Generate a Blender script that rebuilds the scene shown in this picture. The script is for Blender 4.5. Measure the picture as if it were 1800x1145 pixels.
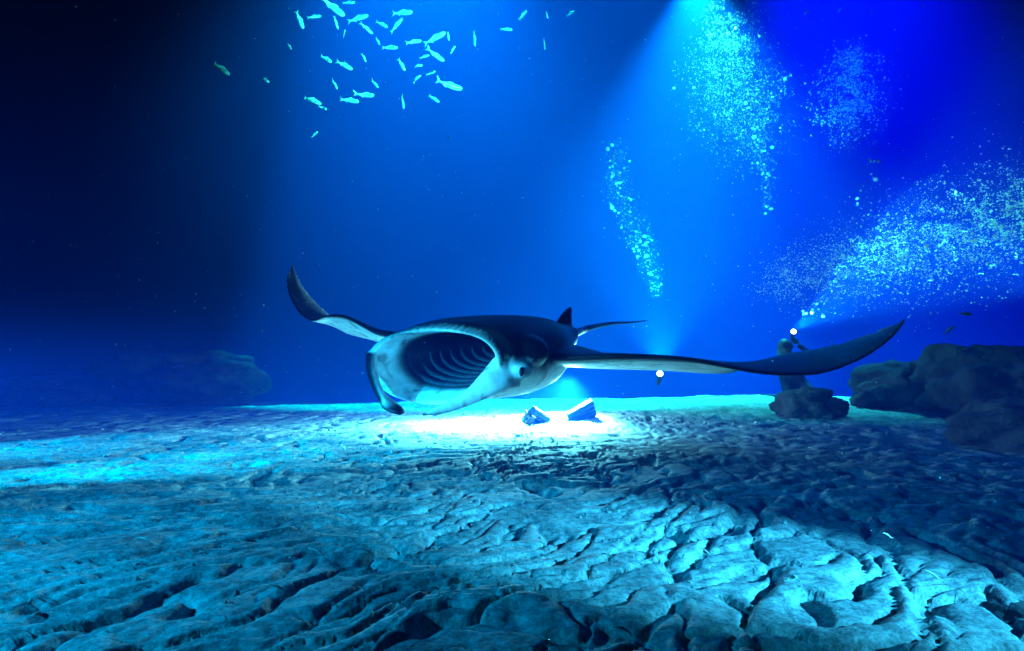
import bpy, bmesh, math, random
import numpy as np
from mathutils import Vector, Matrix, kdtree

random.seed(7)
rng = np.random.default_rng(11)
R = math.radians
scene = bpy.context.scene
for o in list(bpy.data.objects):
    bpy.data.objects.remove(o)
C = scene.collection

# ------------------------------------------------------------------ camera
F_PX, HORIZON, CAM_H = 1072.0, 660.0, 0.42
PITCH = math.atan((HORIZON - 572.5) / F_PX)
cam_data = bpy.data.cameras.new('camera')
cam_data.sensor_width = 36.0
cam_data.lens = F_PX / 1800.0 * 36.0
cam_data.clip_start, cam_data.clip_end = 0.02, 300.0
cam = bpy.data.objects.new('camera', cam_data)
cam.location = (0, 0, CAM_H)
cam.rotation_euler = (math.pi / 2 + PITCH, 0, 0)
C.objects.link(cam)
scene.camera = cam


def P(px, py, Y):
    """world point at depth Y (metres ahead of the camera) for a place in the photograph"""
    u, v = (px - 900.0) / F_PX, (572.5 - py) / F_PX
    c, s = math.cos(PITCH), math.sin(PITCH)
    x, y, z = u, c - v * s, s + v * c
    k = Y / y
    return Vector((x * k, Y, CAM_H + z * k))


# ------------------------------------------------------------------ world, light, exposure
world = bpy.data.worlds.new('World')
scene.world = world
world.use_nodes = True
wn, wl = world.node_tree.nodes, world.node_tree.links
sky = wn.new('ShaderNodeTexSky')
sky.sky_type = 'NISHITA'
sky.sun_disc = False
sky.sun_elevation = R(-4)
sky.sun_rotation = R(200)
wl.new(sky.outputs[0], wn['Background'].inputs['Color'])
wn['Background'].inputs['Strength'].default_value = 0.0004      # night: only a trace of sky reaches the bottom

scene.render.engine = 'CYCLES'
cy = scene.cycles
cy.use_denoising = True
try:
    cy.denoiser = 'OPENIMAGEDENOISE'
    cy.denoising_input_passes = 'RGB_ALBEDO_NORMAL'
except Exception:
    pass
cy.max_bounces = 5
cy.diffuse_bounces = 2
cy.glossy_bounces = 2
cy.transmission_bounces = 2
cy.volume_bounces = 0
cy.use_light_tree = True
scene.view_settings.view_transform = 'Standard'
scene.view_settings.look = 'None'
scene.view_settings.exposure = 0.0
scene.view_settings.gamma = 1.0
scene.view_settings.use_curve_mapping = False


def spot(name, loc, target, power, color, cone, blend=0.3, radius=0.04):
    d = bpy.data.lights.new(name, 'SPOT')
    d.energy, d.color = power, color
    d.spot_size, d.spot_blend, d.shadow_soft_size = R(cone), blend, radius
    o = bpy.data.objects.new(name, d)
    o.location = loc
    o.rotation_euler = (Vector(target) - Vector(loc)).to_track_quat('-Z', 'Y').to_euler()
    C.objects.link(o)
    return o


# flood of the boat high above, and lamps of the snorkellers' light boards at the surface
spot('boat_flood', (0.1, 10.6, 30.0), (0.14, 11.4, 0.0), 225000, (0.0, 0.92, 1.0), 20.5, 0.25, 0.2)
spot('surface_lamp_beam', P(1226, -60, 11.2), P(1215, 700, 11.6), 39000, (0.03, 1.0, 0.74), 80, 1.0)
spot('surface_lamp_fish', P(770, -330, 4.5), P(735, 70, 8.0), 13500, (0.02, 1.0, 0.80), 72, 0.8)
spot('surface_lamp_blue', P(1480, -420, 11.5), P(1500, 460, 11.2), 84000, (0.0, 0.0, 1.0), 50, 0.9)
# hand lamps of divers around the circle, then added fill spots
spot('left_hand_lamp', (-3.0, 1.6, 0.56), (-0.9, 3.75, 0.0), 2700, (0.0, 0.52, 0.98), 34, 1.0, 0.05)
spot('left_low_lamp', (-4.2, 2.2, 0.62), (-2.4, 3.75, 0.0), 2000, (0.0, 0.52, 0.98), 42, 1.0, 0.04)
spot('right_hand_lamp', (2.1, 0.1, 0.80), (0.42, 1.56, 0.0), 1900, (0.03, 0.54, 1.0), 23, 1.0, 0.02)
spot('mouth_fill', (1.75, 0.35, 0.45), P(705, 645, 4.0), 520, (0.05, 0.62, 1.0), 11, 0.9, 0.03)  # narrow fill, added to brighten the mouth lining
spot('ray_front_fill', (-2.9, 0.9, 0.55), P(850, 662, 3.6), 1900, (0.04, 0.62, 1.0), 19, 0.9, 0.05)  # added fill for the belly, lobes and eye, no diver behind it
spot('stream_fill', P(2060, 500, 4.3), P(1520, 430, 6.6), 3400, (0.05, 0.88, 1.0), 44, 0.9, 0.04)  # unseen spot added to brighten the bubble stream
spot('near_sand_fill', (-2.3, 0.5, 1.05), (-0.6, 2.0, 0.0), 470, (0.0, 0.44, 0.98), 74, 0.9, 0.02)  # wide added fill that washes the near sand

# ------------------------------------------------------------------ helpers
mats = {}


def mat(name, color, rough=0.6, spec=0.4, noise=None, bump=None, emit=None, attr=None):
    m = bpy.data.materials.new(name)
    m.use_nodes = True
    nt = m.node_tree
    b = nt.nodes['Principled BSDF']
    b.inputs['Base Color'].default_value = (*color, 1)
    b.inputs['Roughness'].default_value = rough
    b.inputs['Specular IOR Level'].default_value = spec
    tc = nt.nodes.new('ShaderNodeTexCoord')
    if noise:
        sc, col2, lo, hi = noise
        n = nt.nodes.new('ShaderNodeTexNoise')
        n.inputs['Scale'].default_value = sc
        n.inputs['Detail'].default_value = 8
        r = nt.nodes.new('ShaderNodeMapRange')
        r.inputs['From Min'].default_value, r.inputs['From Max'].default_value = lo, hi
        mx = nt.nodes.new('ShaderNodeMix')
        mx.data_type = 'RGBA'
        nt.links.new(tc.outputs['Object'], n.inputs['Vector'])
        nt.links.new(n.outputs['Fac'], r.inputs['Value'])
        nt.links.new(r.outputs[0], mx.inputs[0])
        mx.inputs[6].default_value = (*color, 1)
        mx.inputs[7].default_value = (*col2, 1)
        nt.links.new(mx.outputs[2], b.inputs['Base Color'])
    if attr:
        a = nt.nodes.new('ShaderNodeVertexColor')
        a.layer_name = attr
        n = nt.nodes.new('ShaderNodeTexNoise')
        n.inputs['Scale'].default_value = 14
        n.inputs['Detail'].default_value = 7
        nt.links.new(tc.outputs['Object'], n.inputs['Vector'])
        r = nt.nodes.new('ShaderNodeMapRange')
        r.inputs['From Min'].default_value, r.inputs['From Max'].default_value = 0.3, 0.7
        r.inputs['To Min'].default_value, r.inputs['To Max'].default_value = 0.72, 1.15
        nt.links.new(n.outputs['Fac'], r.inputs['Value'])
        mx = nt.nodes.new('ShaderNodeMix')
        mx.data_type = 'RGBA'
        mx.blend_type = 'MULTIPLY'
        mx.inputs[0].default_value = 1
        nt.links.new(a.outputs['Color'], mx.inputs[6])
        nt.links.new(r.outputs[0], mx.inputs[7])
        n2 = nt.nodes.new('ShaderNodeTexNoise')
        n2.inputs['Scale'].default_value = 6.5
        n2.inputs['Detail'].default_value = 3
        n2.inputs['Distortion'].default_value = 0.8
        nt.links.new(tc.outputs['Object'], n2.inputs['Vector'])
        r2 = nt.nodes.new('ShaderNodeMapRange')
        r2.inputs['From Min'].default_value, r2.inputs['From Max'].default_value = 0.56, 0.66
        r2.inputs['To Min'].default_value, r2.inputs['To Max'].default_value = 1.0, 0.45
        nt.links.new(n2.outputs['Fac'], r2.inputs['Value'])
        mx2 = nt.nodes.new('ShaderNodeMix')
        mx2.data_type, mx2.blend_type = 'RGBA', 'MULTIPLY'
        mx2.inputs[0].default_value = 1
        nt.links.new(mx.outputs[2], mx2.inputs[6])
        nt.links.new(r2.outputs[0], mx2.inputs[7])
        nt.links.new(mx2.outputs[2], b.inputs['Base Color'])
    if bump:
        sc, st, dist = bump
        n = nt.nodes.new('ShaderNodeTexNoise')
        n.inputs['Scale'].default_value = sc
        n.inputs['Detail'].default_value = 6
        bp = nt.nodes.new('ShaderNodeBump')
        bp.inputs['Strength'].default_value = st
        bp.inputs['Distance'].default_value = dist
        nt.links.new(tc.outputs['Object'], n.inputs['Vector'])
        nt.links.new(n.outputs['Fac'], bp.inputs['Height'])
        nt.links.new(bp.outputs[0], b.inputs['Normal'])
    if emit:
        b.inputs['Emission Color'].default_value = (*emit[0], 1)
        b.inputs['Emission Strength'].default_value = emit[1]
    mats[name] = m
    return m


def obj(name, verts, faces, m, parent=None, smooth=True):
    me = bpy.data.meshes.new(name)
    me.from_pydata([tuple(v) for v in verts], [], faces)
    me.update()
    if smooth:
        me.polygons.foreach_set('use_smooth', [True] * len(me.polygons))
    me.materials.append(m)
    o = bpy.data.objects.new(name, me)
    C.objects.link(o)
    if parent:
        o.parent = parent
    return o


def bm_obj(name, bm, m, parent=None, smooth=True):
    me = bpy.data.meshes.new(name)
    bm.normal_update()
    bm.to_mesh(me)
    bm.free()
    if smooth:
        me.polygons.foreach_set('use_smooth', [True] * len(me.polygons))
    me.materials.append(m)
    o = bpy.data.objects.new(name, me)
    C.objects.link(o)
    if parent:
        o.parent = parent
    return o


def empty(name, loc):
    o = bpy.data.objects.new(name, None)
    o.location = loc
    C.objects.link(o)
    return o


def tag(o, label=None, cat=None, group=None, kind=None):
    if label: o['label'] = label
    if cat: o['category'] = cat
    if group: o['group'] = group
    if kind: o['kind'] = kind
    return o


def grad_noise(x, y, seed=0):
    """2-D gradient noise, vectorised, about -1..1"""
    r = np.random.default_rng(seed)
    perm = r.permutation(512)
    ang = r.random(512) * 2 * np.pi
    gx, gy = np.cos(ang), np.sin(ang)
    xi, yi = np.floor(x).astype(int), np.floor(y).astype(int)
    xf, yf = x - xi, y - yi
    u, v = xf ** 3 * (xf * (xf * 6 - 15) + 10), yf ** 3 * (yf * (yf * 6 - 15) + 10)

    def g(ix, iy, dx, dy):
        h = perm[(perm[ix & 511] + iy) & 511]
        return gx[h] * dx + gy[h] * dy
    a, b = g(xi, yi, xf, yf), g(xi + 1, yi, xf - 1, yf)
    c, d = g(xi, yi + 1, xf, yf - 1), g(xi + 1, yi + 1, xf - 1, yf - 1)
    return 1.5 * ((a + u * (b - a)) + v * ((c + u * (d - c)) - (a + u * (b - a))))


def fbm(x, y, seed=0, octv=4, gain=0.5):
    s, a, f = 0, 1.0, 1.0
    for k in range(octv):
        s = s + a * grad_noise(x * f + 17.3 * k, y * f - 9.1 * k, seed + k)
        a *= gain
        f *= 2.03
    return s


def sstep(a, b, t):
    t = np.clip((t - a) / (b - a), 0, 1)
    return t * t * (3 - 2 * t)


# ------------------------------------------------------------------ seabed
def seabed_height(x, y):
    x, y = np.asarray(x, float), np.asarray(y, float)
    wx = x + 0.10 * fbm(x * 2.3, y * 1.7, 31, 4)
    wy = y + 0.15 * fbm(x * 2.1 + 5, y * 1.5, 41, 4)
    h = 0.028 * fbm(x * 0.45, y * 0.40, 3, 3)
    # eroded grooves and shelves: families of directions, each broken up by its own mask
    for deg, fa, fb, seed, amp, dep, wid, lo in ((58, 1.3, 7.5, 51, 0.0030, 0.0155, 0.065, -0.60), (16, 1.1, 7.5, 71, 0.0028, 0.0145, 0.060, -0.45),
                                                 (38, 2.6, 15.0, 171, 0.0012, 0.0080, 0.08, -0.45), (70, 0.8, 3.0, 251, 0.0045, 0.010, 0.030, -0.10)):
        d = R(deg)
        a, b = wx * math.cos(d) + wy * math.sin(d), -wx * math.sin(d) + wy * math.cos(d)
        n1 = fbm(a * fa, b * fb, seed, 2, 0.32)
        m1 = sstep(lo, lo + 0.45, fbm(x * 1.6 + deg, y * 1.2, seed + 5, 2))
        h = h + amp * np.tanh(n1 * 7.0) * (0.3 + 0.7 * m1) - 1.25 * dep * np.exp(-(n1 / wid) ** 2) * m1
    # lumps and pits
    d = R(52)
    a, b = wx * math.cos(d) + wy * math.sin(d), -wx * math.sin(d) + wy * math.cos(d)
    h = h + 0.0018 * fbm(a * 4.0, b * 14.0, 91, 3, 0.55)
    pits = sstep(0.55, 0.75, fbm(wx * 5.2 + 3, wy * 3.2 + 8, 101, 2, 0.4))
    h = h - 0.030 * pits
    h = h + 0.0011 * fbm(x * 34, y * 28, 111, 3, 0.6)
    # a low rise behind the ray and towards the rocks on the right
    h = h + 0.16 * sstep(4.6, 9.0, y) * sstep(-6.0, 3.0, x)
    h = h - 0.55 * sstep(7.9, 12.0, y)                              # the sand falls away behind the circle of lamps
    h = h + 0.05 * np.exp(-((x - 0.75) / 0.55) ** 2 - ((y - 5.9) / 0.5) ** 2)
    return h


def graded(start, stop, first, growth):
    out, step = [start], first
    while out[-1] < stop:
        out.append(out[-1] + first + growth * (out[-1] - start))
    return np.array(out)


half = graded(0.0, 16.0, 0.0050, 0.0082)
gx = np.concatenate([-half[:0:-1], half])
gy = np.concatenate([np.linspace(-1.2, 0.58, 30), graded(0.6, 22.0, 0.0042, 0.0072)])
XX, YY = np.meshgrid(gx, gy)
ZZ = seabed_height(XX, YY)
nx, ny = len(gx), len(gy)
co = np.stack([XX, YY, ZZ], -1).reshape(-1, 3)
ii = np.arange(ny - 1)[:, None] * nx + np.arange(nx - 1)[None]
quads = np.stack([ii, ii + 1, ii + nx + 1, ii + nx], -1).reshape(-1, 4)
me = bpy.data.meshes.new('seabed')
me.vertices.add(len(co))
me.vertices.foreach_set('co', co.ravel())
me.loops.add(quads.size)
me.loops.foreach_set('vertex_index', quads.ravel())
me.polygons.add(len(quads))
me.polygons.foreach_set('loop_start', np.arange(len(quads)) * 4)
me.polygons.foreach_set('loop_total', np.full(len(quads), 4))
me.polygons.foreach_set('use_smooth', np.ones(len(quads), bool))
me.update()
me.validate()
sand = mat('sandy_rock', (0.46, 0.46, 0.42), 0.85, 0.25, bump=(75, 0.45, 0.007))
nt = sand.node_tree
tcs = nt.nodes.new('ShaderNodeTexCoord')
mixes = []
for sc, det, lo, hi, c0, c1 in ((4.0, 9, 0.38, 0.62, (0.50, 0.50, 0.46), (0.26, 0.27, 0.26)), (38.0, 6, 0.36, 0.62, (1.15, 1.15, 1.12), (0.52, 0.55, 0.56)), (160.0, 3, 0.40, 0.72, (1.0, 1.0, 1.0), (0.45, 0.45, 0.45))):
    nn, rr, mm = nt.nodes.new('ShaderNodeTexNoise'), nt.nodes.new('ShaderNodeMapRange'), nt.nodes.new('ShaderNodeMix')
    nn.inputs['Scale'].default_value, nn.inputs['Detail'].default_value = sc, det
    nn.inputs['Distortion'].default_value = 0.6
    rr.inputs['From Min'].default_value, rr.inputs['From Max'].default_value = lo, hi
    mm.data_type = 'RGBA'
    mm.inputs[6].default_value, mm.inputs[7].default_value = (*c0, 1), (*c1, 1)
    nt.links.new(tcs.outputs['Object'], nn.inputs['Vector'])
    nt.links.new(nn.outputs['Fac'], rr.inputs['Value'])
    nt.links.new(rr.outputs[0], mm.inputs[0])
    mixes.append(mm.outputs[2])
prev = mixes[0]
for m_ in mixes[1:]:
    mu = nt.nodes.new('ShaderNodeMix')
    mu.data_type, mu.blend_type = 'RGBA', 'MULTIPLY'
    mu.inputs[0].default_value = 1
    nt.links.new(prev, mu.inputs[6]); nt.links.new(m_, mu.inputs[7])
    prev = mu.outputs[2]
nt.links.new(prev, nt.nodes['Principled BSDF'].inputs['Base Color'])
me.materials.append(sand)
seabed = bpy.data.objects.new('seabed', me)
C.objects.link(seabed)
tag(seabed, kind='structure')


def ground(x, y):
    return float(seabed_height(np.array([x]), np.array([y]))[0])


# coral rubble and shell grit lying on it
bm = bmesh.new()
bmesh.ops.create_icosphere(bm, subdivisions=1, radius=1.0)
iv = np.array([v.co[:] for v in bm.verts])
fi = np.array([[v.index for v in f.verts] for f in bm.faces])
bm.free()
n = 4200
ry = 0.75 + 4.6 * rng.random(n) ** 1.5
rx = (rng.random(n) * 2 - 1) * 0.95 * ry
keep = fbm(rx * 1.6, ry * 1.3, 301, 3) + 0.35 * rng.normal(size=n) > 0.0
rx, ry = rx[keep], ry[keep]
rz = seabed_height(rx, ry)
rr_ = 0.0016 * (0.6 + rng.pareto(2.2, len(rx))).clip(.5, 4.0) * (0.6 + 0.35 * ry)
sh = iv[None] * (1 + 0.30 * rng.normal(size=(len(rx), len(iv), 1))).clip(.4, 1.6) * rr_[:, None, None] * (0.6 + 0.8 * rng.random((len(rx), 1, 3)))
vv = (sh + np.stack([rx, ry, rz + rr_ * 0.25], -1)[:, None, :]).reshape(-1, 3)
ff = (fi[None] + len(iv) * np.arange(len(rx))[:, None, None]).reshape(-1, 3)
tag(obj('rubble', vv.tolist(), ff.tolist(), sand, None, False), 'fine coral rubble and shell grit scattered over the seabed', 'rubble', None, 'stuff')

# ------------------------------------------------------------------ rocks
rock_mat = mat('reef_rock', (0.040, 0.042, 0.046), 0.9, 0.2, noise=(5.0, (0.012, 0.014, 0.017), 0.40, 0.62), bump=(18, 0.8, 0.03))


def rock(name, label, centre, size, seed, sub=5, rough=0.22, under=0.0):
    bm = bmesh.new()
    bmesh.ops.create_icosphere(bm, subdivisions=sub, radius=1.0)
    v = np.array([p.co[:] for p in bm.verts])
    n = fbm(v[:, 0] * 1.3 + seed, v[:, 1] * 1.3 + v[:, 2] * 1.7, seed, 5, 0.55)
    n2 = fbm(v[:, 2] * 2.1 + seed, v[:, 0] * 1.9 - v[:, 1], seed + 9, 4, 0.5)
    s = 1 + rough * n + rough * 0.6 * n2
    q = v * s[:, None]
    q = np.sign(q) * np.abs(q) ** 0.86
    if under:
        # an overhang: the foot is cut back under the ledge
        k = np.clip((0.15 - q[:, 2]) / 0.8, 0, 1)
        q[:, 1] += under * k
        q[:, 0] *= 1 - 0.25 * k
    for p, c in zip(bm.verts, q):
        p.co = (c[0] * size[0], c[1] * size[1], c[2] * size[2])
    o = bm_obj(name, bm, rock_mat)
    o.location = centre
    return tag(o, label, 'rock')


def rock_px(name, label, px, py_top, py_bot, Y, half_w, depth, seed, **k):
    top, bot = P(px, py_top, Y), P(px, py_bot, Y)
    low = min(bot.z, ground(bot.x, Y - depth * 0.7) - 0.08)          # the foot goes into the sand
    hz = (top.z - low) / 2 * 1.05
    return rock(name, label, (bot.x, Y, (top.z + low) / 2), (half_w, depth, hz), seed, **k)


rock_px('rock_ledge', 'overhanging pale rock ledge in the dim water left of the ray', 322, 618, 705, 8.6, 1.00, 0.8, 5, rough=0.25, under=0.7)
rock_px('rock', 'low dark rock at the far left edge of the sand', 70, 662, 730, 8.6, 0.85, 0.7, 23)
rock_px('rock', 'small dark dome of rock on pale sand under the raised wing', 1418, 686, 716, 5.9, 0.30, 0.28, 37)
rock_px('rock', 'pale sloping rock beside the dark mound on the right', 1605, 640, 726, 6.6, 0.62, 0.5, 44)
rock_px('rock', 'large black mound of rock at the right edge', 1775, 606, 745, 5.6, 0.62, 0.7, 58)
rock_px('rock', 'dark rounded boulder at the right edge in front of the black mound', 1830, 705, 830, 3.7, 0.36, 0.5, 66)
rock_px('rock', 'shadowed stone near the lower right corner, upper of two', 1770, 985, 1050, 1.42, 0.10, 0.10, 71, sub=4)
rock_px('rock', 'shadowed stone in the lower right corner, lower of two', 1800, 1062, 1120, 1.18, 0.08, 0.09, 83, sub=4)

# ------------------------------------------------------------------ manta ray
DARK, PALE, GREY = (0.003, 0.004, 0.008), (0.84, 0.86, 0.86), (0.10, 0.11, 0.13)


def catmull(pts, n, closed=False):
    pts = np.array(pts, float)
    m = len(pts)
    seg = m if closed else m - 1
    out = []
    for t in np.linspace(0, seg, n, endpoint=not closed):
        i = min(int(t), seg - 1) if not closed else int(t) % m
        f = t - int(t) if (closed or int(t) < seg) else 1.0
        g = (lambda k: pts[k % m]) if closed else (lambda k: pts[min(max(k, 0), m - 1)])
        p0, p1, p2, p3 = g(i - 1), g(i), g(i + 1), g(i + 2)
        out.append(0.5 * ((2 * p1) + (p2 - p0) * f + (2 * p0 - 5 * p1 + 4 * p2 - p3) * f ** 2 + (3 * p1 - p0 - 3 * p2 + p3) * f ** 3))
    return np.array(out)


src_v, src_f, src_c = [], [], []


def add_loft(rings, cols, cap0=True, cap1=True):
    """rings: (m, n, 3) closed sections; cols the same with colours"""
    rings, cols = np.array(rings), np.array(cols)
    m, n = rings.shape[:2]
    base = len(src_v)
    for i in range(m):
        for j in range(n):
            src_v.append(tuple(rings[i, j]))
            src_c.append(tuple(cols[i, j]))
    for i in range(m - 1):
        for j in range(n):
            a, b = base + i * n + j, base + i * n + (j + 1) % n
            src_f.append((a, b, b + n, a + n))
    for flag, i in ((cap0, 0), (cap1, m - 1)):
        if flag:
            c = rings[i].mean(0)
            src_v.append(tuple(c))
            src_c.append(tuple(cols[i].mean(0)))
            k = len(src_v) - 1
            for j in range(n):
                a, b = base + i * n + j, base + i * n + (j + 1) % n
                src_f.append((b, a, k) if i == 0 else (a, b, k))


AX = Vector((0.548, 0.822, 0.155)).normalized()      # from the mouth back along the body
RT = Vector((-0.835, 0.55, 0.0)).normalized()        # the ray's own right
UP = RT.cross(AX).normalized()
if UP.z < 0: UP = -UP
M0 = P(765, 645, 3.7)

rim_px = [(648, 640, 3.96), (660, 608, 3.92), (700, 588, 3.84), (760, 581, 3.72), (820, 587, 3.60), (858, 604, 3.52), (876, 635, 3.47),
          (868, 665, 3.50), (832, 692, 3.60), (776, 706, 3.72), (712, 701, 3.84), (668, 678, 3.93)]
rim = catmull([P(*p)[:] for p in rim_px], 64, True)
rc = rim.mean(0)
AXn, UPn, RTn = np.array(AX), np.array(UP), np.array(RT)
ax_rc = rc


def body_ring(s, w, top, bot):
    """oval section at s metres behind the mouth, matched to the order of the rim"""
    c = ax_rc + AXn * s
    d = rim - rc
    th = np.arctan2(d @ UPn / 0.19, d @ RTn / 0.47)
    cu, su = np.cos(th), np.sin(th)
    e = 0.80
    x = w * np.sign(cu) * np.abs(cu) ** e
    z = np.where(su > 0, top, bot) * np.sign(su) * np.abs(su) ** e
    return c + np.outer(x, RTn) + np.outer(z, UPn), su, cu


rings, cols = [], []
prof = [(1.80, .05, .05, .05), (1.70, .12, .09, .08), (1.5, .18, .12, .12), (1.25, .29, .165, .20), (1.0, .42, .21, .28), (.75, .52, .24, .31),
        (.5, .545, .26, .30), (.28, .55, .265, .27), (.12, .53, .245, .24)]
sp = catmull(prof, 40)
for s, w, tp, bt in sp:
    r, su, cu = body_ring(s, w, tp, bt)
    k = sstep(-0.30, -0.08, su)[:, None]
    rings.append(r)
    cols.append(np.array(PALE) * (1 - k) + np.array(DARK) * k)
d = rim - rc
su = (d @ UPn) / 0.19
outw = d / np.linalg.norm(d, axis=1)[:, None]
k = sstep(-0.30, -0.05, su)[:, None]
ccol = np.array(PALE) * (1 - k) + np.array(DARK) * k
for back, grow in ((0.04, 0.028), (0.0, 0.018)):
    rings.append(rim + AXn * back + outw * grow)
    cols.append(ccol)
rings.append(rim - AXn * 0.012)
cols.append(ccol * 0.3 + np.array(PALE) * 0.7)
fun = [(0.02, 0.955), (0.08, 0.91), (0.16, 0.85), (0.26, 0.78), (0.38, 0.70), (0.52, 0.62), (0.68, 0.50), (0.84, 0.34), (0.95, 0.16)]
funnel = catmull(fun, 34)


def funnel_ring(s, g):
    return rc + AXn * s + d * g + UPn * 0.03 * min(s, 0.5)


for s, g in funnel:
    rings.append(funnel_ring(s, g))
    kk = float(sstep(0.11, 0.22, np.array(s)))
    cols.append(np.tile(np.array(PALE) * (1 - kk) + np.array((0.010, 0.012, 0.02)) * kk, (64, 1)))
add_loft(rings, cols)


def wing(sections, n_span, tmax, wrap=0.10, dorsal_sign=1):
    """sections: (LE, TE, thickness) in world space; lofted as aerofoils, dark above and pale below"""
    le = catmull([s[0][:] for s in sections], n_span)
    te = catmull([s[1][:] for s in sections], n_span)
    th = catmull([(s[2],) for s in sections], n_span)[:, 0]
    m = 20
    t = np.concatenate([np.linspace(0, 1, m) ** 1.6, (np.linspace(1, 0, m) ** 1.6)[1:-1]])
    side = np.array([1] * m + [-1] * (m - 2))
    prof = 2.2 * (np.sqrt(np.clip(t, 0, 1)) * 0.60 - 0.25 * t - 0.34 * t ** 2 + 0.02)
    prof = np.maximum(prof, 0.10)
    R_, C_ = [], []
    for i in range(n_span):
        ch = te[i] - le[i]
        a, b = max(i - 1, 0), min(i + 1, n_span - 1)
        spn = (le[b] + te[b]) - (le[a] + te[a])
        nrm = np.cross(ch, spn)
        nrm /= np.linalg.norm(nrm) + 1e-9
        nrm *= dorsal_sign
        pts = le[i] + np.outer(t, ch) + np.outer(side * prof * th[i] * 0.5, nrm)
        R_.append(pts)
        pale = (side < 0) * sstep(wrap * 0.5, wrap, t)
        tipk = sstep(0.80, 1.0, np.full(len(t), i / n_span))
        pale = (pale * (1 - 0.85 * tipk))[:, None]
        C_.append(np.array(DARK) * (1 - pale) + np.array(PALE) * pale)
    add_loft(R_, C_)


def S(le, te, th):
    return (P(*le), P(*te), th)


near_wing = [S((880, 622, 4.05), (985, 608, 5.05), .33), S((940, 625, 3.92), (1040, 620, 4.95), .29), S((1000, 629, 3.75), (1118, 640, 4.72), .21), S((1100, 626, 3.50), (1196, 652, 4.32), .13),
             S((1200, 630, 3.30), (1280, 657, 4.0), .085), S((1270, 643, 3.20), (1326, 642, 3.80), .075), S((1330, 656, 3.12), (1372, 624, 3.66), .065),
             S((1400, 661, 3.05), (1430, 612, 3.50), .055), S((1455, 655, 3.0), (1480, 600, 3.36), .047), S((1520, 629, 2.95), (1536, 582, 3.22), .038),
             S((1568, 593, 2.93), (1576, 567, 3.08), .030), S((1590, 563, 2.92), (1593, 557, 2.97), .020)]
far_wing = [S((745, 610, 4.35), (860, 600, 5.2), .22), S((690, 590, 4.42), (800, 610, 5.25), .17), S((655, 581, 4.48), (745, 614, 5.25), .125), S((630, 567, 4.56), (700, 611, 5.25), .095),
            S((602, 554, 4.66), (655, 600, 5.25), .075), S((572, 554, 4.78), (612, 588, 5.28), .062), S((547, 563, 4.88), (592, 568, 5.3), .055),
            S((524, 549, 4.97), (580, 552, 5.32), .048), S((508, 520, 5.04), (556, 530, 5.34), .042), S((503, 498, 5.08), (537, 505, 5.33), .035),
            S((507, 478, 5.12), (524, 482, 5.30), .028), S((515, 463, 5.16), (517, 463, 5.2), .02)]
wing(near_wing, 90, .1, 0.10, -1)
wing(far_wing, 80, .1, 0.10, 1)


def strip(path, n, cols_at):
    """a flat lobe: path of (centre, half-width vector, half-thickness)"""
    cen = catmull([p[0][:] for p in path], n)
    hw = catmull([p[1][:] for p in path], n)
    th = catmull([(p[2],) for p in path], n)[:, 0]
    ang = np.linspace(0, 2 * np.pi, 20, endpoint=False)
    R_, C_ = [], []
    for i in range(n):
        tang = cen[min(i + 1, n - 1)] - cen[max(i - 1, 0)]
        nrm = np.cross(tang, hw[i])
        nrm /= np.linalg.norm(nrm) + 1e-9
        R_.append(cen[i] + np.outer(np.cos(ang), hw[i]) + np.outer(np.sin(ang) * th[i], nrm))
        C_.append(np.array([cols_at(i / (n - 1), math.cos(a), math.sin(a)) for a in ang]))
    add_loft(R_, C_)


def lobe_far(t, c, s):
    # the ray's right lobe: dark outside, pale along its inner edge
    return tuple(np.array(DARK) * (1 - k) + np.array(PALE) * k) if (k := float(sstep(0.1, 0.7, np.array(s))) * (1 - float(sstep(.7, .9, np.array(t))))) else DARK


def lobe_near(t, c, s):
    k = 1 - float(sstep(0.80, 0.93, np.array(t)))
    return tuple(np.array(GREY) * 0.6 * (1 - k) + np.array(PALE) * k)


V = Vector
strip([(P(654, 618, 3.98), V((-.023, .11, .02)), .04), (P(653, 645, 3.90), V((-.023, .10, .02)), .036), (P(659, 672, 3.81), V((-.02, .09, .01)), .031),
       (P(671, 697, 3.72), V((-.01, .08, .01)), .028), (P(688, 715, 3.64), V((.04, .065, .0)), .024), (P(706, 726, 3.57), V((.02, .03, .0)), .018)], 44, lobe_far)
strip([(P(892, 655, 3.55), (P(915, 685, 3.55) - P(865, 632, 3.5)) * .5, .05), (P(866, 672, 3.45), (P(890, 690, 3.45) - P(845, 660, 3.42)) * .5, .036),
       (P(830, 696, 3.36), (P(840, 710, 3.36) - P(820, 684, 3.34)) * .5, .026), (P(790, 715, 3.28), (P(796, 724, 3.28) - P(784, 706, 3.28)) * .5, .022),
       (P(758, 726, 3.22), (P(760, 731, 3.22) - P(755, 720, 3.22)) * .5, .02), (P(741, 730, 3.19), V((0, .01, .012)), .014)], 54, lobe_near)


def blob(c, r, col, sc=(1, 1, 1)):
    n, m = 20, 12
    R_, C_ = [], []
    for i in range(m + 1):
        a = math.pi * (0.02 + 0.96 * i / m)
        R_.append([(c[0] + r * sc[0] * math.sin(a) * math.cos(b), c[1] + r * sc[1] * math.sin(a) * math.sin(b), c[2] - r * sc[2] * math.cos(a)) for b in np.linspace(0, 2 * math.pi, n, endpoint=False)])
        C_.append([col] * n)
    add_loft(R_, C_)


blob(P(908, 652, 3.60), 0.085, PALE, (1.2, 1.2, .75))       # swelling that carries the eye
blob(P(925, 618, 3.72), 0.13, DARK, (1.1, 1.2, .8))         # brow above it
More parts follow.
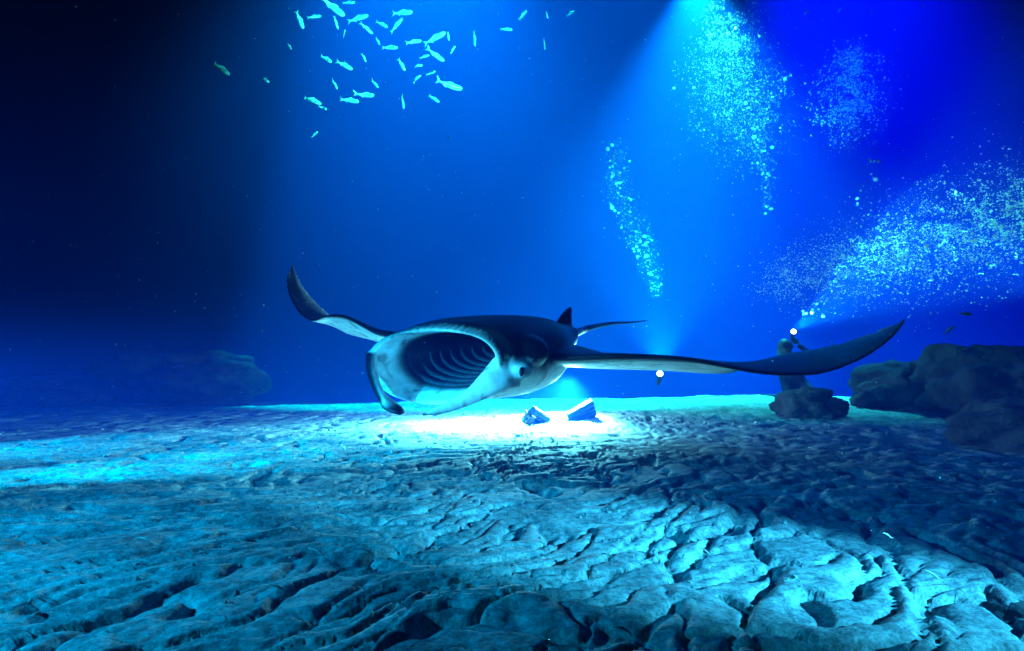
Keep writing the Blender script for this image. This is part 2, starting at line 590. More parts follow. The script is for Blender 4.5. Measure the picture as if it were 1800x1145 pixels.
# dorsal fin
fin = []
for f, (a, b, th) in enumerate([((958, 606, 4.86), (1016, 606, 5.12), .05), ((966, 588, 4.90), (1008, 588, 5.12), .036), ((978, 565, 4.98), (1005, 565, 5.13), .028),
                                ((991, 548, 5.06), (1005, 548, 5.14), .022), ((1001, 539, 5.12), (1005, 540, 5.15), .018)]):
    fin.append((P(*a), (P(*b) - P(*a)) * .5, th))
strip([((a + h), h, th) for a, h, th in fin], 30, lambda t, c, s: DARK)

raw = bpy.data.meshes.new('ray_source')
raw.from_pydata(src_v, [], src_f)
raw.update()
tmp = bpy.data.objects.new('ray_source', raw)
C.objects.link(tmp)
rm = tmp.modifiers.new('r', 'REMESH')
rm.mode = 'VOXEL'
rm.voxel_size = 0.0125
sm = tmp.modifiers.new('s', 'SMOOTH')
sm.factor, sm.iterations = 0.5, 5
bpy.context.view_layer.update()
ray_me = bpy.data.meshes.new_from_object(tmp.evaluated_get(bpy.context.evaluated_depsgraph_get()))
bpy.data.objects.remove(tmp)
kd = kdtree.KDTree(len(src_v))
for i, v in enumerate(src_v): kd.insert(v, i)
kd.balance()
vcol = np.zeros((len(ray_me.vertices), 3))
for i, v in enumerate(ray_me.vertices):
    w = 0
    for _, k, dist in kd.find_n(v.co, 4):
        q = 1 / (dist + 0.004) ** 2
        vcol[i] += np.array(src_c[k]) * q
        w += q
    vcol[i] /= w
# the whip tail, welded on as more faces of the same mesh
tail = catmull([P(992, 598, 5.12)[:], P(1008, 588, 5.28)[:], P(1035, 577, 5.5)[:], P(1075, 569, 5.9)[:], P(1110, 567, 6.2)[:], P(1136, 564, 6.45)[:]], 40)
bm = bmesh.new()
bm.from_mesh(ray_me)
tv = []
for i, c in enumerate(tail):
    t = i / 39
    r = 0.042 * (1 - t) ** 1.5 + 0.007
    tan = Vector(tail[min(i + 1, 39)] - tail[max(i - 1, 0)]).normalized()
    a = tan.cross(Vector((0, 0, 1))).normalized()
    b = a.cross(tan)
    tv.append([bm.verts.new(Vector(c) + (a * math.cos(q) + b * math.sin(q)) * r) for q in np.linspace(0, 2 * math.pi, 10, endpoint=False)])
for i in range(39):
    for j in range(10):
        bm.faces.new((tv[i][j], tv[i][(j + 1) % 10], tv[i + 1][(j + 1) % 10], tv[i + 1][j]))
bm.faces.new(tv[39])
bm.to_mesh(ray_me)
bm.free()
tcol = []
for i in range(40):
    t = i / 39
    pale = float(sstep(.10, .14, np.array(t)) * (1 - sstep(.30, .36, np.array(t))))  # lamp glare on the tail base, put into its skin colour
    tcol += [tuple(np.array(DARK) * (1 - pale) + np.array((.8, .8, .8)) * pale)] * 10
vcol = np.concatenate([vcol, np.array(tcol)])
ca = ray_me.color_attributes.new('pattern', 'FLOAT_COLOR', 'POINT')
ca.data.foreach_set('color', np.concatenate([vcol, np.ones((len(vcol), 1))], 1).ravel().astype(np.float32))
ray_me.materials.clear()
ray_me.materials.append(mat('ray_skin', (0.1, 0.1, 0.1), 0.5, 0.16, attr='pattern', bump=(60, 0.15, 0.01)))
ray_me.polygons.foreach_set('use_smooth', [True] * len(ray_me.polygons))
ray_me.name = 'manta_ray'
ray = bpy.data.objects.new('manta_ray', ray_me)
C.objects.link(ray)
tag(ray, 'dark backed manta ray gliding over the sand with its mouth wide open', 'manta ray')

gill_mat = mat('gill_tissue', (0.020, 0.026, 0.042), 0.6, 0.15, noise=(60, (0.006, 0.008, 0.014), 0.42, 0.6))


def tube(name, pts, radius, m, parent=None, n=8):
    pts = [Vector(p) for p in pts]
    vs, fs = [], []
    L = len(pts)
    for i, c in enumerate(pts):
        tan = (pts[min(i + 1, L - 1)] - pts[max(i - 1, 0)]).normalized()
        a = tan.cross(Vector((0.1, 0.2, 1))).normalized()
        b = a.cross(tan)
        r = radius(i / (L - 1)) if callable(radius) else radius
        vs += [c + (a * math.cos(q) + b * math.sin(q)) * r for q in np.linspace(0, 2 * math.pi, n, endpoint=False)]
    for i in range(L - 1):
        for j in range(n):
            fs.append((i * n + j, i * n + (j + 1) % n, (i + 1) * n + (j + 1) % n, (i + 1) * n + j))
    fs += [tuple(range(n))[::-1], tuple(range((L - 1) * n, L * n))]
    return obj(name, vs, fs, m, parent)


for q, s in enumerate((0.24, 0.32, 0.40, 0.48, 0.56, 0.64, 0.72, 0.80)):
    g = float(np.interp(s, [f[0] for f in fun], [f[1] for f in fun])) * 0.97
    ring = funnel_ring(s, g)
    idx = [i % 64 for i in range(42, 66)]
    tube('gill_arch', ring[idx], lambda t: 0.004 + 0.018 * math.sin(math.pi * t), gill_mat, ray)
eye_mat = mat('ray_eye', (0.006, 0.006, 0.008), 0.12, 0.6)
bm = bmesh.new()
bmesh.ops.create_uvsphere(bm, u_segments=16, v_segments=10, radius=0.026)
e = bm_obj('eye', bm, eye_mat, ray)
e.location = P(917, 654, 3.508)
e.scale = (0.6, 1, 1.1)

# ------------------------------------------------------------------ dive lights
housing_mat = mat('anodised_housing', (0.004, 0.026, 0.038), 0.6, 0.2, noise=(40, (0.003, 0.018, 0.026), 0.4, 0.6))
black_mat = mat('black_rubber', (0.012, 0.012, 0.014), 0.6, 0.3)
lens_mat = mat('lit_lens', (0.9, 0.95, 1.0), 0.3, 0.5, emit=((0.75, 0.95, 1.0), 9.0))


def box(bm, size, M, bevel=0.0):
    r = bmesh.ops.create_cube(bm, size=1.0, matrix=M @ Matrix.Diagonal((*size, 1)))
    if bevel:
        es = list({e for v in r['verts'] for e in v.link_edges})
        bmesh.ops.bevel(bm, geom=es, offset=bevel, segments=2, affect='EDGES')


def cone(bm, r1, r2, depth, M, seg=20):
    bmesh.ops.create_cone(bm, cap_ends=True, segments=seg, radius1=r1, radius2=r2, depth=depth, matrix=M)


T = Matrix.Translation


def panel_light(label, loc, aim, roll, w, hgt):
    """video light: finned housing, glowing dome port on its face, a bent leg that holds it up"""
    root = empty('dive_light', loc)
    root.rotation_euler = (Matrix.Rotation(0, 4, 'Z') @ Vector(aim).normalized().to_track_quat('Z', 'Y').to_matrix().to_4x4() @ Matrix.Rotation(roll, 4, 'Z')).to_euler()
    bm = bmesh.new()
    box(bm, (w, hgt, 0.05), T((0, 0, -0.01)), 0.005)
    for k in range(4):
        box(bm, (w * 0.9, 0.006, 0.03), T((0, hgt * (k - 1.5) / 4.5, -0.040)))
    bm_obj('housing', bm, housing_mat, root, False)
    bm = bmesh.new()
    bmesh.ops.create_uvsphere(bm, u_segments=20, v_segments=12, radius=1.0, matrix=T((0, 0, 0.018)) @ Matrix.Diagonal((w * 0.36, hgt * 0.36, 0.026, 1)))
    bm_obj('lens', bm, lens_mat, root)
    bm = bmesh.new()
    box(bm, (0.018, 0.018, 0.16), T((w * 0.55, 0, -0.05)), 0.003)
    box(bm, (0.05, 0.09, 0.012), T((w * 0.55, 0, -0.125)), 0.003)
    bm_obj('bracket', bm, black_mat, root, False)
    return tag(root, label, 'dive light')


def point_lamp(name, loc, power, color, radius):
    d = bpy.data.lights.new(name, 'POINT')
    d.energy, d.color, d.shadow_soft_size = power, color, radius
    o = bpy.data.objects.new(name, d)
    o.location = loc
    C.objects.link(o)


panel_light('teal video light on the white lit sand, left one of the pair', P(942, 736, 5.3), (-0.25, 0.85, 0.5), 0.6, 0.21, 0.17)
panel_light('teal video light on the white lit sand, right one of the pair', P(1021, 727, 5.5), (-0.45, 0.80, 0.5), -0.55, 0.27, 0.19)
point_lamp('video_light_glow', P(1004, 700, 5.62), 130, (0.22, 0.85, 1.0), 0.05)
point_lamp('video_light_glow', P(925, 706, 5.45), 200, (0.22, 0.85, 1.0), 0.05)
spot('sand_fill', P(850, 676, 5.3), P(830, 745, 5.2), 1700, (0.12, 0.80, 1.0), 140, 0.9, 0.05)  # unseen spot added to spread the white pool to the left
spot('sand_fill', P(1010, 664, 5.62), P(975, 745, 5.5), 4200, (0.12, 0.80, 1.0), 146, 0.9, 0.05)  # unseen downward spot added to whiten the sand behind the ray


def torch(label, lens_at, face, tail, size=1.0, col='black'):
    """canister torch: lens and bezel at the front, ribbed barrel behind"""
    root = empty('dive_torch', lens_at)
    root.rotation_euler = Vector(face).normalized().to_track_quat('Z', 'Y').to_euler()
    bm = bmesh.new()
    cone(bm, 0.058 * size, 0.058 * size, 0.02 * size, T((0, 0, 0.0)))
    bm_obj('lens', bm, lens_mat, root)
    bm = bmesh.new()
    cone(bm, 0.050 * size, 0.072 * size, 0.09 * size, T((0, 0, -0.055 * size)))
    bm_obj('head', bm, housing_mat, root, False)
    bm = bmesh.new()
    cone(bm, 0.038 * size, 0.038 * size, 0.20 * size, T((0, 0, -0.20 * size)))
    for k in range(4):
        cone(bm, 0.042 * size, 0.042 * size, 0.012 * size, T((0, 0, (-0.14 - 0.04 * k) * size)))
    bm_obj('barrel', bm, black_mat, root, False)
    return tag(root, label, 'torch')


t = torch('lit torch standing on the sand below the far edge of the long wing', P(1160, 657, 6.7), (-0.08, -0.75, 0.62), None, 0.58)
spot('standing_torch_beam', P(1161, 652, 6.75), P(1150, 250, 8.6), 3600, (0.0, 1.0, 0.75), 84, 1.0, 0.03)
torch('bright torch held up by the diver behind the long wing', P(1395, 583, 7.3), (-0.25, -0.9, 0.35), None, 0.52)
spot('held_torch_beam', P(1397, 578, 7.18), P(1640, 430, 5.6), 3400, (0.05, 1.0, 0.9), 50, 0.9, 0.03)

# ------------------------------------------------------------------ diver, mostly hidden by the wing
suit = mat('wetsuit', (0.008, 0.009, 0.011), 0.7, 0.2, noise=(12, (0.01, 0.01, 0.012), 0.4, 0.6))
hood_mat = mat('grey_hood', (0.035, 0.038, 0.042), 0.6, 0.3)


def skin_figure(name, joints, edges, m, parent, sub=2, root=0):
    me = bpy.data.meshes.new(name)
    me.from_pydata([j[0] for j in joints], edges, [])
    o = bpy.data.objects.new(name, me)
    C.objects.link(o)
    sk = o.modifiers.new('skin', 'SKIN')
    ss = o.modifiers.new('sub', 'SUBSURF')
    ss.levels = ss.render_levels = sub
    for i, j in enumerate(joints):
        me.skin_vertices[0].data[i].radius = (j[1], j[1])
        me.skin_vertices[0].data[i].use_root = (i == root)
    bpy.context.view_layer.update()
    m2 = bpy.data.meshes.new_from_object(o.evaluated_get(bpy.context.evaluated_depsgraph_get()))
    bpy.data.objects.remove(o)
    m2.name = name
    m2.materials.clear()
    m2.materials.append(m)
    m2.polygons.foreach_set('use_smooth', [True] * len(m2.polygons))
    o = bpy.data.objects.new(name, m2)
    C.objects.link(o)
    o.parent = parent
    return o


dv = P(1392, 690, 7.55)
gz = ground(dv.x, dv.y)
diver = empty('person', (dv.x, dv.y, gz - 0.02))
diver.scale = (.86, .86, .86)
J = [((0, 0, .30), .15), ((-.04, -.05, .44), .14), ((-.09, -.10, .56), .15), ((-.13, -.13, .63), .06),          # pelvis, waist, chest, neck
     ((-.27, -.05, .56), .06), ((-.34, -.22, .42), .047), ((-.26, -.40, .40), .036),                           # right arm
     ((.07, -.10, .60), .06), ((.17, -.17, .68), .047), ((.05, -.13, .79), .036),                              # left arm, raised
     ((-.12, -.10, .22), .09), ((-.20, -.32, .10), .065), ((-.10, .10, .07), .055), ((-.06, .28, .06), .045),  # right leg, kneeling
     ((.12, -.08, .22), .09), ((.20, -.28, .10), .065), ((.16, .14, .07), .055), ((.18, .30, .06), .045)]
E = [(0, 1), (1, 2), (2, 3), (2, 4), (4, 5), (5, 6), (2, 7), (7, 8), (8, 9), (0, 10), (10, 11), (11, 12), (12, 13), (0, 14), (14, 15), (15, 16), (16, 17)]
skin_figure('body', J, E, suit, diver)
bm = bmesh.new()
bmesh.ops.create_uvsphere(bm, u_segments=24, v_segments=16, radius=1.0, matrix=T((-.15, -.16, .745)) @ Matrix.Diagonal((.095, .115, .13, 1)))
head = bm_obj('head', bm, hood_mat, diver)
bm = bmesh.new()
box(bm, (.15, .06, .075), T((-.155, -.262, .762)), .02)
mask_o = bm_obj('mask', bm, black_mat, head, False)
bm = bmesh.new()
box(bm, (.05, .05, .04), T((-.155, -.285, .69)), .012)
bm_obj('regulator', bm, black_mat, head, False)
bm = bmesh.new()
cone(bm, .085, .085, .52, T((-.02, .12, .50)) @ Matrix.Rotation(R(-20), 4, 'X'))
bm_obj('air_tank', bm, housing_mat, diver)
for wrist, fwd in (((-.26, -.40, .40), (.3, -.8, -.1)), ((.05, -.13, .79), (-.5, .1, .6))):
    f = Vector(fwd).normalized()
    sd = f.cross(Vector((0, 0.3, 1))).normalized()
    jj, ee = [(wrist, .030), (tuple(Vector(wrist) + f * .07), .034)], [(0, 1)]
    for q in range(4):
        b0 = Vector(wrist) + f * .085 + sd * (.024 * (q - 1.5))
        k = len(jj)
        ln = (.030, .036, .034, .026)[q]
        jj += [(tuple(b0), .010), (tuple(b0 + f * ln + Vector((0, -.012, 0))), .009), (tuple(b0 + f * ln * 1.5 + Vector((0, -.035, -.004))), .008)]
        ee += [(1, k), (k, k + 1), (k + 1, k + 2)]
    k = len(jj)
    b0 = Vector(wrist) + f * .03 + sd * -.04
    jj += [(tuple(b0), .011), (tuple(b0 + f * .03 - sd * .02), .010), (tuple(b0 + f * .055 - sd * .012), .008)]
    ee += [(0, k), (k, k + 1), (k + 1, k + 2)]
    skin_figure('hand', jj, ee, hood_mat, diver, 1)
for x0 in (-.06, .18):
    bm = bmesh.new()
    vs = [(-.05, 0, .015), (.05, 0, .015), (.10, .42, .015), (-.10, .42, .015)]
    lo = [bm.verts.new((x0 + x, .30 + y, .05)) for x, y, z in vs]
    hi = [bm.verts.new((x0 + x, .30 + y, .05 + z)) for x, y, z in vs]
    bm.faces.new(lo[::-1]); bm.faces.new(hi)
    for k in range(4): bm.faces.new((lo[k], lo[(k + 1) % 4], hi[(k + 1) % 4], hi[k]))
    bm_obj('fin', bm, black_mat, diver, False)
tag(diver, 'diver in grey hood kneeling behind the long wing holding up a torch', 'person')

# ------------------------------------------------------------------ fish
silver = mat('silver_scales', (0.28, 0.31, 0.34), 0.32, 0.6, noise=(6, (0.07, 0.09, 0.12), 0.38, 0.62))


def fish_mesh(name, bend):
    """one continuous fish, one unit long, nose at +x: body, forked tail, dorsal and anal fins"""
    n, m = 22, 14
    vs, fs = [], []

    def centre(t):
        return Vector((0.5 - t, bend * (t - .35) ** 2 * (1 if t > .35 else 0.4), 0))
    for i in range(n):
        t = i / (n - 1) * 0.84
        h = 0.096 * (math.sin(math.pi * min(t / 0.9, 1) ** 0.62)) ** 0.9 + 0.012
        w = h * 0.52
        for q in range(m):
            a = 2 * math.pi * q / m
            vs.append(centre(t) + Vector((0, w * math.cos(a), h * math.sin(a))))
    for i in range(n - 1):
        for q in range(m):
            fs.append((i * m + q, i * m + (q + 1) % m, (i + 1) * m + (q + 1) % m, (i + 1) * m + q))
    fs.append(tuple(range(m))[::-1])
    fs.append(tuple(range((n - 1) * m, n * m)))

    def fin(pts):
        k = len(vs)
        for side in (-.006, .006):
            for t, z in pts: vs.append(centre(t) + Vector((0, side, z)))
        L = len(pts)
        fs.append(tuple(range(k, k + L))); fs.append(tuple(range(k + 2 * L - 1, k + L - 1, -1)))
        for q in range(L): fs.append((k + q, k + L + q, k + L + (q + 1) % L, k + (q + 1) % L))
    fin([(.80, .015), (.90, .075), (1.0, .15), (.955, .04), (.93, 0), (.955, -.04), (1.0, -.15), (.90, -.075), (.80, -.015)])
    fin([(.34, .10), (.40, .15), (.52, .13), (.66, .07), (.60, .05)])
    fin([(.56, -.07), (.60, -.12), (.72, -.07), (.68, -.03)])
    me = bpy.data.meshes.new(name)
    me.from_pydata(vs, [], fs)
    me.polygons.foreach_set('use_smooth', [True] * len(me.polygons))
    me.materials.append(silver)
    return me


fish_kinds = [fish_mesh('fish', 0.0), fish_mesh('fish', 0.75), fish_mesh('fish', -0.75)]
school = 'fish school in the lit water at upper left'
FISH = [  # px, py, length px, screen angle, depth, bend kind, label
    (389, 121, 45, 38, 6.6, 0, 'leftmost silver fish, alone in the dark water'),
    (465, 140, 25, 35, 6.6, 1, 'small bright fish second from the left of the school'),
    (527, 35, 36, 68, 6.8, 0, 'steeply diving slim fish at the upper left of the school'),
    (509, 82, 20, 55, 6.8, 0, 'short bright fish below the steeply diving one at left'),
    (547, 176, 40, 22, 6.6, 1, 'bright white sided fish at the lower left of the school'),
    (567, 190, 19, 25, 7.4, 0, 'dim little fish just under the white sided one at lower left'),
    (573, 104, 33, 38, 7.0, 0, 'left one of two slanting fish side by side mid school'),
    (605, 115, 36, 28, 7.0, 0, 'right one of two slanting fish side by side mid school'),
    (588, 149, 28, 58, 6.8, 0, 'steep narrow fish above the lower left pair'),
    (614, 177, 38, 10, 6.8, 0, 'level oval fish low in the school'),
    (643, 168, 38, 14, 7.0, 2, 'curved fish with raised tail beside the low level one'),
    (659, 148, 25, 52, 7.0, 0, 'small slanting fish above the curved low one'),
    (708, 180, 28, 80, 6.6, 0, 'bright nose down fish, lowest in the middle of the school'),
    (640, 101, 17, 65, 7.0, 1, 'tiny bright fish in the centre of the school'),
    (664, 73, 21, 62, 6.8, 0, 'short bright fish nose down under the upper cluster'),
    (685, 84, 33, 8, 7.6, 0, 'faint level fish right of the short bright one'),
    (706, 114, 26, 60, 6.8, 0, 'bright steep fish right of centre in the school'),
    (644, 50, 28, 35, 7.4, 0, 'pale slanting fish above the short bright one'),
    (586, 14, 54, 36, 6.9, 2, 'largest curved fish cut by the top edge of the picture'),
    (629, 33, 42, -15, 7.6, 0, 'faint fish with nose raised, right of the large curved one'),
    (591, 40, 22, 75, 6.9, 0, 'thin bright fish under the large curved one at top'),
    (605, 60, 15, -70, 7.8, 0, 'faint tiny fish under the thin bright one near the top'),
    (552, 30, 26, -20, 8.2, 0, 'very faint fish right of the steep upper left one'),
    (613, 5, 26, 5, 8.2, 0, 'very faint fish at the top edge beside the large curved one'),
    (707, 23, 42, 8, 7.4, 0, 'outlined fish with bright tail at the top right of the school'),
    (697, 45, 34, -42, 7.6, 0, 'fish heading up right under the outlined top one'),
    (671, 43, 28, 32, 7.8, 0, 'faint fish crossing the tail of the upward heading one'),
    (727, 74, 30, -18, 6.8, 0, 'bright blunt fish left of the big right hand fish'),
    (764, 68, 46, -20, 6.9, 0, 'biggest fish at the right of the school'),
    (788, 64, 17, 80, 6.7, 0, 'sliver of bright fish at the nose of the biggest one'),
    (766, 98, 38, 32, 6.9, 2, 'bent fish hanging under the biggest one'),
    (796, 88, 17, -60, 7.4, 0, 'small pale fish right of the bent one'),
    (746, 100, 20, -20, 7.8, 0, 'faint fish left of the bent one'),
    (734, 116, 20, 5, 7.0, 1, 'small plump fish under the faint one, right side of school'),
    (757, 129, 20, -8, 7.8, 0, 'faint fish right of the small plump one'),
    (732, 139, 21, -35, 7.2, 1, 'small fish turning up below the plump one'),
    (790, 151, 50, 12, 6.6, 2, 'long bright curved fish, rightmost low in the school'),
    (763, 174, 25, 35, 7.6, 0, 'pale slanting fish under the long curved one'),
    (553, 237, 17, -40, 7.2, 0, 'lone small fish hanging below the school'),
    (834, 68, 30, 85, 8.6, 0, 'ghostly upright fish right of the school'),
    (919, 27, 24, -50, 8.4, 0, 'ghostly fish near the top, left one right of centre line'),
    (890, 52, 24, 10, 8.4, 0, 'ghostly level fish below the tilted ghostly one'),
    (962, 27, 12, 75, 6.8, 0, 'single bright speck of a fish near the top centre'),
    (1003, 24, 20, -40, 8.6, 0, 'ghostly fish right of the bright speck near top centre'),
    (957, 78, 26, 85, 8.6, 0, 'ghostly upright fish under the bright speck at top centre'),
    (1418, 22, 14, -50, 8.0, 0, 'left of three tiny fish in the royal blue water'),
    (1476, 18, 14, -55, 9.5, 0, 'dim middle one of three tiny fish in royal blue water'),
    (1533, 21, 15, -55, 8.0, 0, 'right of three tiny fish in the royal blue water'),
    (1697, 552, 28, 3, 5.0, 0, 'cyan fish above the black mound at right'),
    (1667, 581, 24, -42, 5.1, 0, 'grey fish left of and below the cyan one at right'),
    (1700, 616, 36, -12, 5.0, 1, 'dull teal fish close to the top of the black mound'),
]
for k, (px, py, ln, ang, Y, kind, label) in enumerate(FISH):
    if px < 1050: Y += 1.9 if px < 480 else 1.1
    o = bpy.data.objects.new('fish', fish_kinds[kind])
    C.objects.link(o)
    a, psi = R(ang), R(random.uniform(-26, 26))
    dx = Vector((math.cos(a) * math.cos(psi), math.sin(psi), -math.sin(a) * math.cos(psi)))
    up = Vector((0, -0.15, 1))
    side = up.cross(dx).normalized()
    up = dx.cross(side)
    L = ln / F_PX * Y / math.cos(psi) * 0.98
    M = Matrix((dx, side, up)).transposed().to_4x4()
    o.matrix_world = T(P(px, py, Y)) @ M @ Matrix.Scale(L, 4)
    tag(o, label, 'fish', school if px < 1050 else None)

# ------------------------------------------------------------------ bubbles
bub = bpy.data.materials.new('air_bubble')
bub.use_nodes = True
nt = bub.node_tree
nt.nodes.clear()
om = nt.nodes.new('ShaderNodeOutputMaterial')
df, tr, gl = nt.nodes.new('ShaderNodeBsdfDiffuse'), nt.nodes.new('ShaderNodeBsdfTranslucent'), nt.nodes.new('ShaderNodeBsdfGlossy')
df.inputs[0].default_value = tr.inputs[0].default_value = (0.9, 0.93, 0.95, 1)
gl.inputs['Roughness'].default_value = 0.18
m1, m2 = nt.nodes.new('ShaderNodeMixShader'), nt.nodes.new('ShaderNodeMixShader')
m1.inputs[0].default_value, m2.inputs[0].default_value = 0.5, 0.25
nt.links.new(df.outputs[0], m1.inputs[1]); nt.links.new(tr.outputs[0], m1.inputs[2])
nt.links.new(m1.outputs[0], m2.inputs[1]); nt.links.new(gl.outputs[0], m2.inputs[2])
nt.links.new(m2.outputs[0], om.inputs[0])

mist = bub.copy()
mist.name = 'bubble_mist'
for nd in mist.node_tree.nodes:
    if nd.type in ('BSDF_DIFFUSE', 'BSDF_TRANSLUCENT'): nd.inputs[0].default_value = (0.34, 0.38, 0.42, 1)
    if nd.type == 'BSDF_GLOSSY': nd.inputs[0].default_value = (0.4, 0.4, 0.4, 1)
bm = bmesh.new()
bmesh.ops.create_icosphere(bm, subdivisions=2, radius=1.0)
for v in bm.verts:
    v.co.z *= 0.82
    v.co *= 1 + 0.06 * math.sin(5 * v.co.x + 3 * v.co.z)
bub_me = bpy.data.meshes.new('bubble')
bm.to_mesh(bub_me); bm.free()
bub_me.polygons.foreach_set('use_smooth', [True] * len(bub_me.polygons))
bub_me.materials.append(bub)
ov = np.array([(1, 0, 0), (-1, 0, 0), (0, 1, 0), (0, -1, 0), (0, 0, 1), (0, 0, -1)], float)
tv4 = np.array([(1, 1, 1), (1, -1, -1), (-1, 1, -1), (-1, -1, 1)], float) * 0.8
tf4 = np.array([(0, 1, 2), (0, 3, 1), (0, 2, 3), (1, 3, 2)])
of = np.array([(0, 2, 4), (2, 1, 4), (1, 3, 4), (3, 0, 4), (2, 0, 5), (1, 2, 5), (3, 1, 5), (0, 3, 5)])


def plume(path, n_small, n_big, r_small, r_big, label, group, squash=(1, 1), clump=0.0, fine=None):
    """path: (px, py, radius px, depth). Small bubbles in one mesh, the largest each a thing of its own"""
    path = np.array(path, float)

    def sample(n, spread):
        t = rng.random(n) * (len(path) - 1)
        wgt = np.interp(rng.random(n), np.linspace(0, 1, len(path)), np.cumsum(path[:, 2]) / path[:, 2].sum())
        t = np.clip(np.interp(rng.random(n), np.concatenate([[0], np.cumsum((path[1:, 2] + path[:-1, 2]))]) / (path[1:, 2] + path[:-1, 2]).sum(), np.arange(len(path))), 0, len(path) - 1.001)
        i = t.astype(int)
        f = (t - i)[:, None]
        c = path[i] * (1 - f) + path[i + 1] * f
        off = rng.normal(size=(n, 3)) * spread
        px, py, Y = c[:, 0] + off[:, 0] * c[:, 2] * squash[0], c[:, 1] + off[:, 1] * c[:, 2] * squash[1], c[:, 3] + off[:, 2] * c[:, 2] / F_PX * c[:, 3]
        if clump:
            keep = fbm(px / 28.0, py / 22.0, 201, 3) + 0.75 * rng.normal(size=n) > clump
            px, py, Y = px[keep], py[keep], Y[keep]
        return np.array([P(a, b, y)[:] for a, b, y in zip(px, py, Y)])
    pos = sample(n_small, 0.55)
    rad = r_small * (0.45 + 0.8 * rng.pareto(1.9, len(pos))).clip(0.3, 4.0)
    vv = (pos[:, None, :] + tv4[None] * rad[:, None, None] * (0.7 + 0.6 * rng.random((len(pos), 1, 3)))).reshape(-1, 3)
    ff = (tf4[None] + 4 * np.arange(len(pos))[:, None, None]).reshape(-1, 3)
    o = obj('bubble_cloud', vv.tolist(), ff.tolist(), fine or mist)
    tag(o, label + ', the mass of fine bubbles', 'bubbles', None, 'stuff')
    big = sample(n_big, 0.45)
    for p in big:
        q = bpy.data.objects.new('bubble', bub_me)
        C.objects.link(q)
        q.location = p
        s = r_big * min(0.45 + 0.35 * random.paretovariate(2.5), 1.7)
        q.scale = (s * random.uniform(.75, 1.25), s, s * random.uniform(.75, 1.25))
        q.rotation_euler = (0, R(random.uniform(-40, 40)), random.random() * 6)
        tag(q, 'single bright bubble in the ' + label, 'bubble', group)


plume([(1088, 252, 14, 7.4), (1078, 300, 26, 7.4), (1088, 345, 26, 7.4), (1115, 400, 26, 7.3), (1140, 450, 22, 7.2), (1152, 510, 12, 7.2)],
      3000, 46, .0024, .017, 'narrow bubble column above the middle of the ray', 'large bubbles of the narrow column')
plume([(1285, 20, 50, 11.2), (1290, 90, 60, 11.1), (1285, 150, 75, 11.1), (1300, 200, 85, 11.0), (1320, 235, 55, 11.0)],
      28000, 70, .0031, .020, 'tall bubble cloud under the brightest beam', 'large bubbles of the tall cloud', clump=-0.15)
plume([(1385, 130, 14, 10.4), (1340, 200, 16, 10.4), (1335, 240, 20, 10.3), (1345, 290, 18, 10.3), (1350, 330, 14, 10.2), (1345, 370, 10, 10.2)],
      1100, 32, .0048, .021, 'thin bubble trail hanging from the tall cloud', 'large bubbles of the thin trail')
plume([(1500, 95, 22, 10.6), (1500, 140, 50, 10.6), (1490, 180, 62, 10.6), (1490, 210, 40, 10.6)],
      11000, 10, .0042, .018, 'dim bubble cloud in the royal blue water', 'large bubbles of the dim cloud', clump=-0.1, fine=bub)
plume([(1352, 500, 34, 6.6), (1420, 480, 55, 6.2), (1500, 465, 70, 5.8), (1590, 440, 85, 5.3), (1690, 410, 90, 4.9), (1800, 385, 95, 4.5), (1880, 370, 95, 4.3)],
      56000, 230, .0017, .0105, 'broad bubble stream sweeping in from the right edge', 'large bubbles of the broad stream', clump=-0.1, fine=bub)
plume([(1530, 280, 8, 7.5), (1536, 300, 10, 7.5), (1528, 330, 14, 7.4), (1500, 370, 14, 7.2)],
      50, 5, .005, .016, 'sparse bubble string rising above the broad stream', 'large bubbles of the sparse string')
plume([(1408, 548, 9, 7.0), (1425, 545, 14, 7.0), (1450, 560, 12, 7.0)],
      40, 7, .005, .017, 'little bubble cluster above the held torch', 'large bubbles over the torch')

# ------------------------------------------------------------------ drifting plankton
n = 1600
pos = np.array([P(rng.uniform(-60, 1860), rng.uniform(0, 1040), y)[:] for y in rng.uniform(1.0, 8.0, n)])
rad = 0.0011 * (0.6 + rng.pareto(2.5, n)).clip(.4, 3) * (0.4 + pos[:, 1] / 4)
vv = (pos[:, None, :] + ov[None] * rad[:, None, None]).reshape(-1, 3)
ff = (of[None] + 6 * np.arange(n)[:, None, None]).reshape(-1, 3)
tag(obj('plankton', vv.tolist(), ff.tolist(), bub), 'fine specks of plankton drifting in the water', 'plankton', None, 'stuff')

krill_mat = mat('krill_shell', (0.75, 0.74, 0.68), 0.35, 0.5)


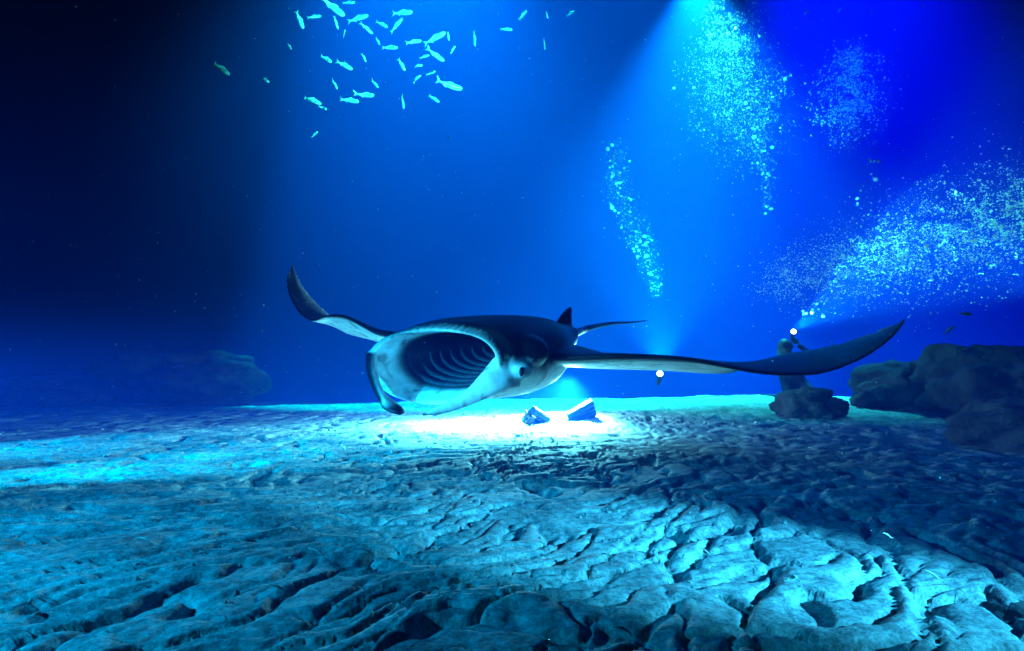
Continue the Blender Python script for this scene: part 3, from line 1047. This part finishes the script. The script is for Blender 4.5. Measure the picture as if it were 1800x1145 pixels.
def krill_mesh():
    n, m = 12, 8
    vs, fs = [], []
    for i in range(n):
        t = i / (n - 1)
        c = Vector((0.5 - t, 0, -0.35 * (t - .4) ** 2))
        r = 0.065 * math.sin(math.pi * min(1, (t + .06) / 1.1)) ** .7 + .008
        vs += [c + Vector((0, r * math.cos(a), r * math.sin(a))) for a in np.linspace(0, 2 * math.pi, m, endpoint=False)]
    for i in range(n - 1):
        for q in range(m): fs.append((i * m + q, i * m + (q + 1) % m, (i + 1) * m + (q + 1) % m, (i + 1) * m + q))
    fs += [tuple(range(m))[::-1], tuple(range((n - 1) * m, n * m))]
    k = len(vs)
    vs += [Vector((-.48, 0, -.12)), Vector((-.62, .06, -.16)), Vector((-.62, -.06, -.16)), Vector((-.48, 0, -.14))]
    fs += [(k, k + 1, k + 2), (k + 3, k + 2, k + 1), (k, k + 3, k + 1), (k, k + 2, k + 3)]
    for sd in (-1, 1):
        k = len(vs)
        vs += [Vector((.48, .02 * sd, .02)), Vector((.48, .03 * sd, -.0)), Vector((.85, .12 * sd, .06))]
        fs += [(k, k + 1, k + 2)]
    me = bpy.data.meshes.new('krill')
    me.from_pydata(vs, [], fs)
    me.polygons.foreach_set('use_smooth', [True] * len(me.polygons))
    me.materials.append(krill_mat)
    return me


km = krill_mesh()
for px, py, ln, ang in ((607, 908, 28, 28), (255, 947, 20, 25), (560, 970, 30, 35), (485, 1030, 30, 25), (640, 1036, 20, 38), (592, 1064, 17, 38), (1097, 1106, 36, 33),
                        (1125, 1126, 18, 45), (975, 1132, 18, 50), (940, 1138, 20, 40), (1638, 1008, 26, 36), (398, 1088, 16, 80), (1240, 968, 22, 40), (1560, 940, 18, 35)):
    Y = CAM_H * F_PX / max(py - HORIZON, 60) * 0.80
    o = bpy.data.objects.new('krill', km)
    C.objects.link(o)
    a = R(ang)
    dx = Vector((math.cos(a), random.uniform(-.3, .3), -math.sin(a))).normalized()
    side = Vector((0, 0, 1)).cross(dx).normalized()
    o.matrix_world = T(P(px, py, Y)) @ Matrix((dx, side, dx.cross(side))).transposed().to_4x4() @ Matrix.Scale(ln / F_PX * Y, 4)
    tag(o, 'thin pale krill drifting just above the near grooved sand', 'krill', 'krill drifting over the near sand')

# ------------------------------------------------------------------ water
bm = bmesh.new()
bmesh.ops.create_cube(bm, size=1.0)
hm = bpy.data.materials.new('sea_water')
hm.use_nodes = True
hm.node_tree.nodes.clear()
out = hm.node_tree.nodes.new('ShaderNodeOutputMaterial')
pv = hm.node_tree.nodes.new('ShaderNodeVolumePrincipled')
pv.inputs['Color'].default_value = (0.01, 0.15, 1.0, 1)
pv.inputs['Density'].default_value = 0.031
pv.inputs['Anisotropy'].default_value = 0.0
hm.node_tree.links.new(pv.outputs[0], out.inputs['Volume'])
water = bm_obj('haze', bm, hm, smooth=False)
water.scale = (40, 28, 13)
water.location = (0, 9, 5.0)
tag(water, kind='stuff')
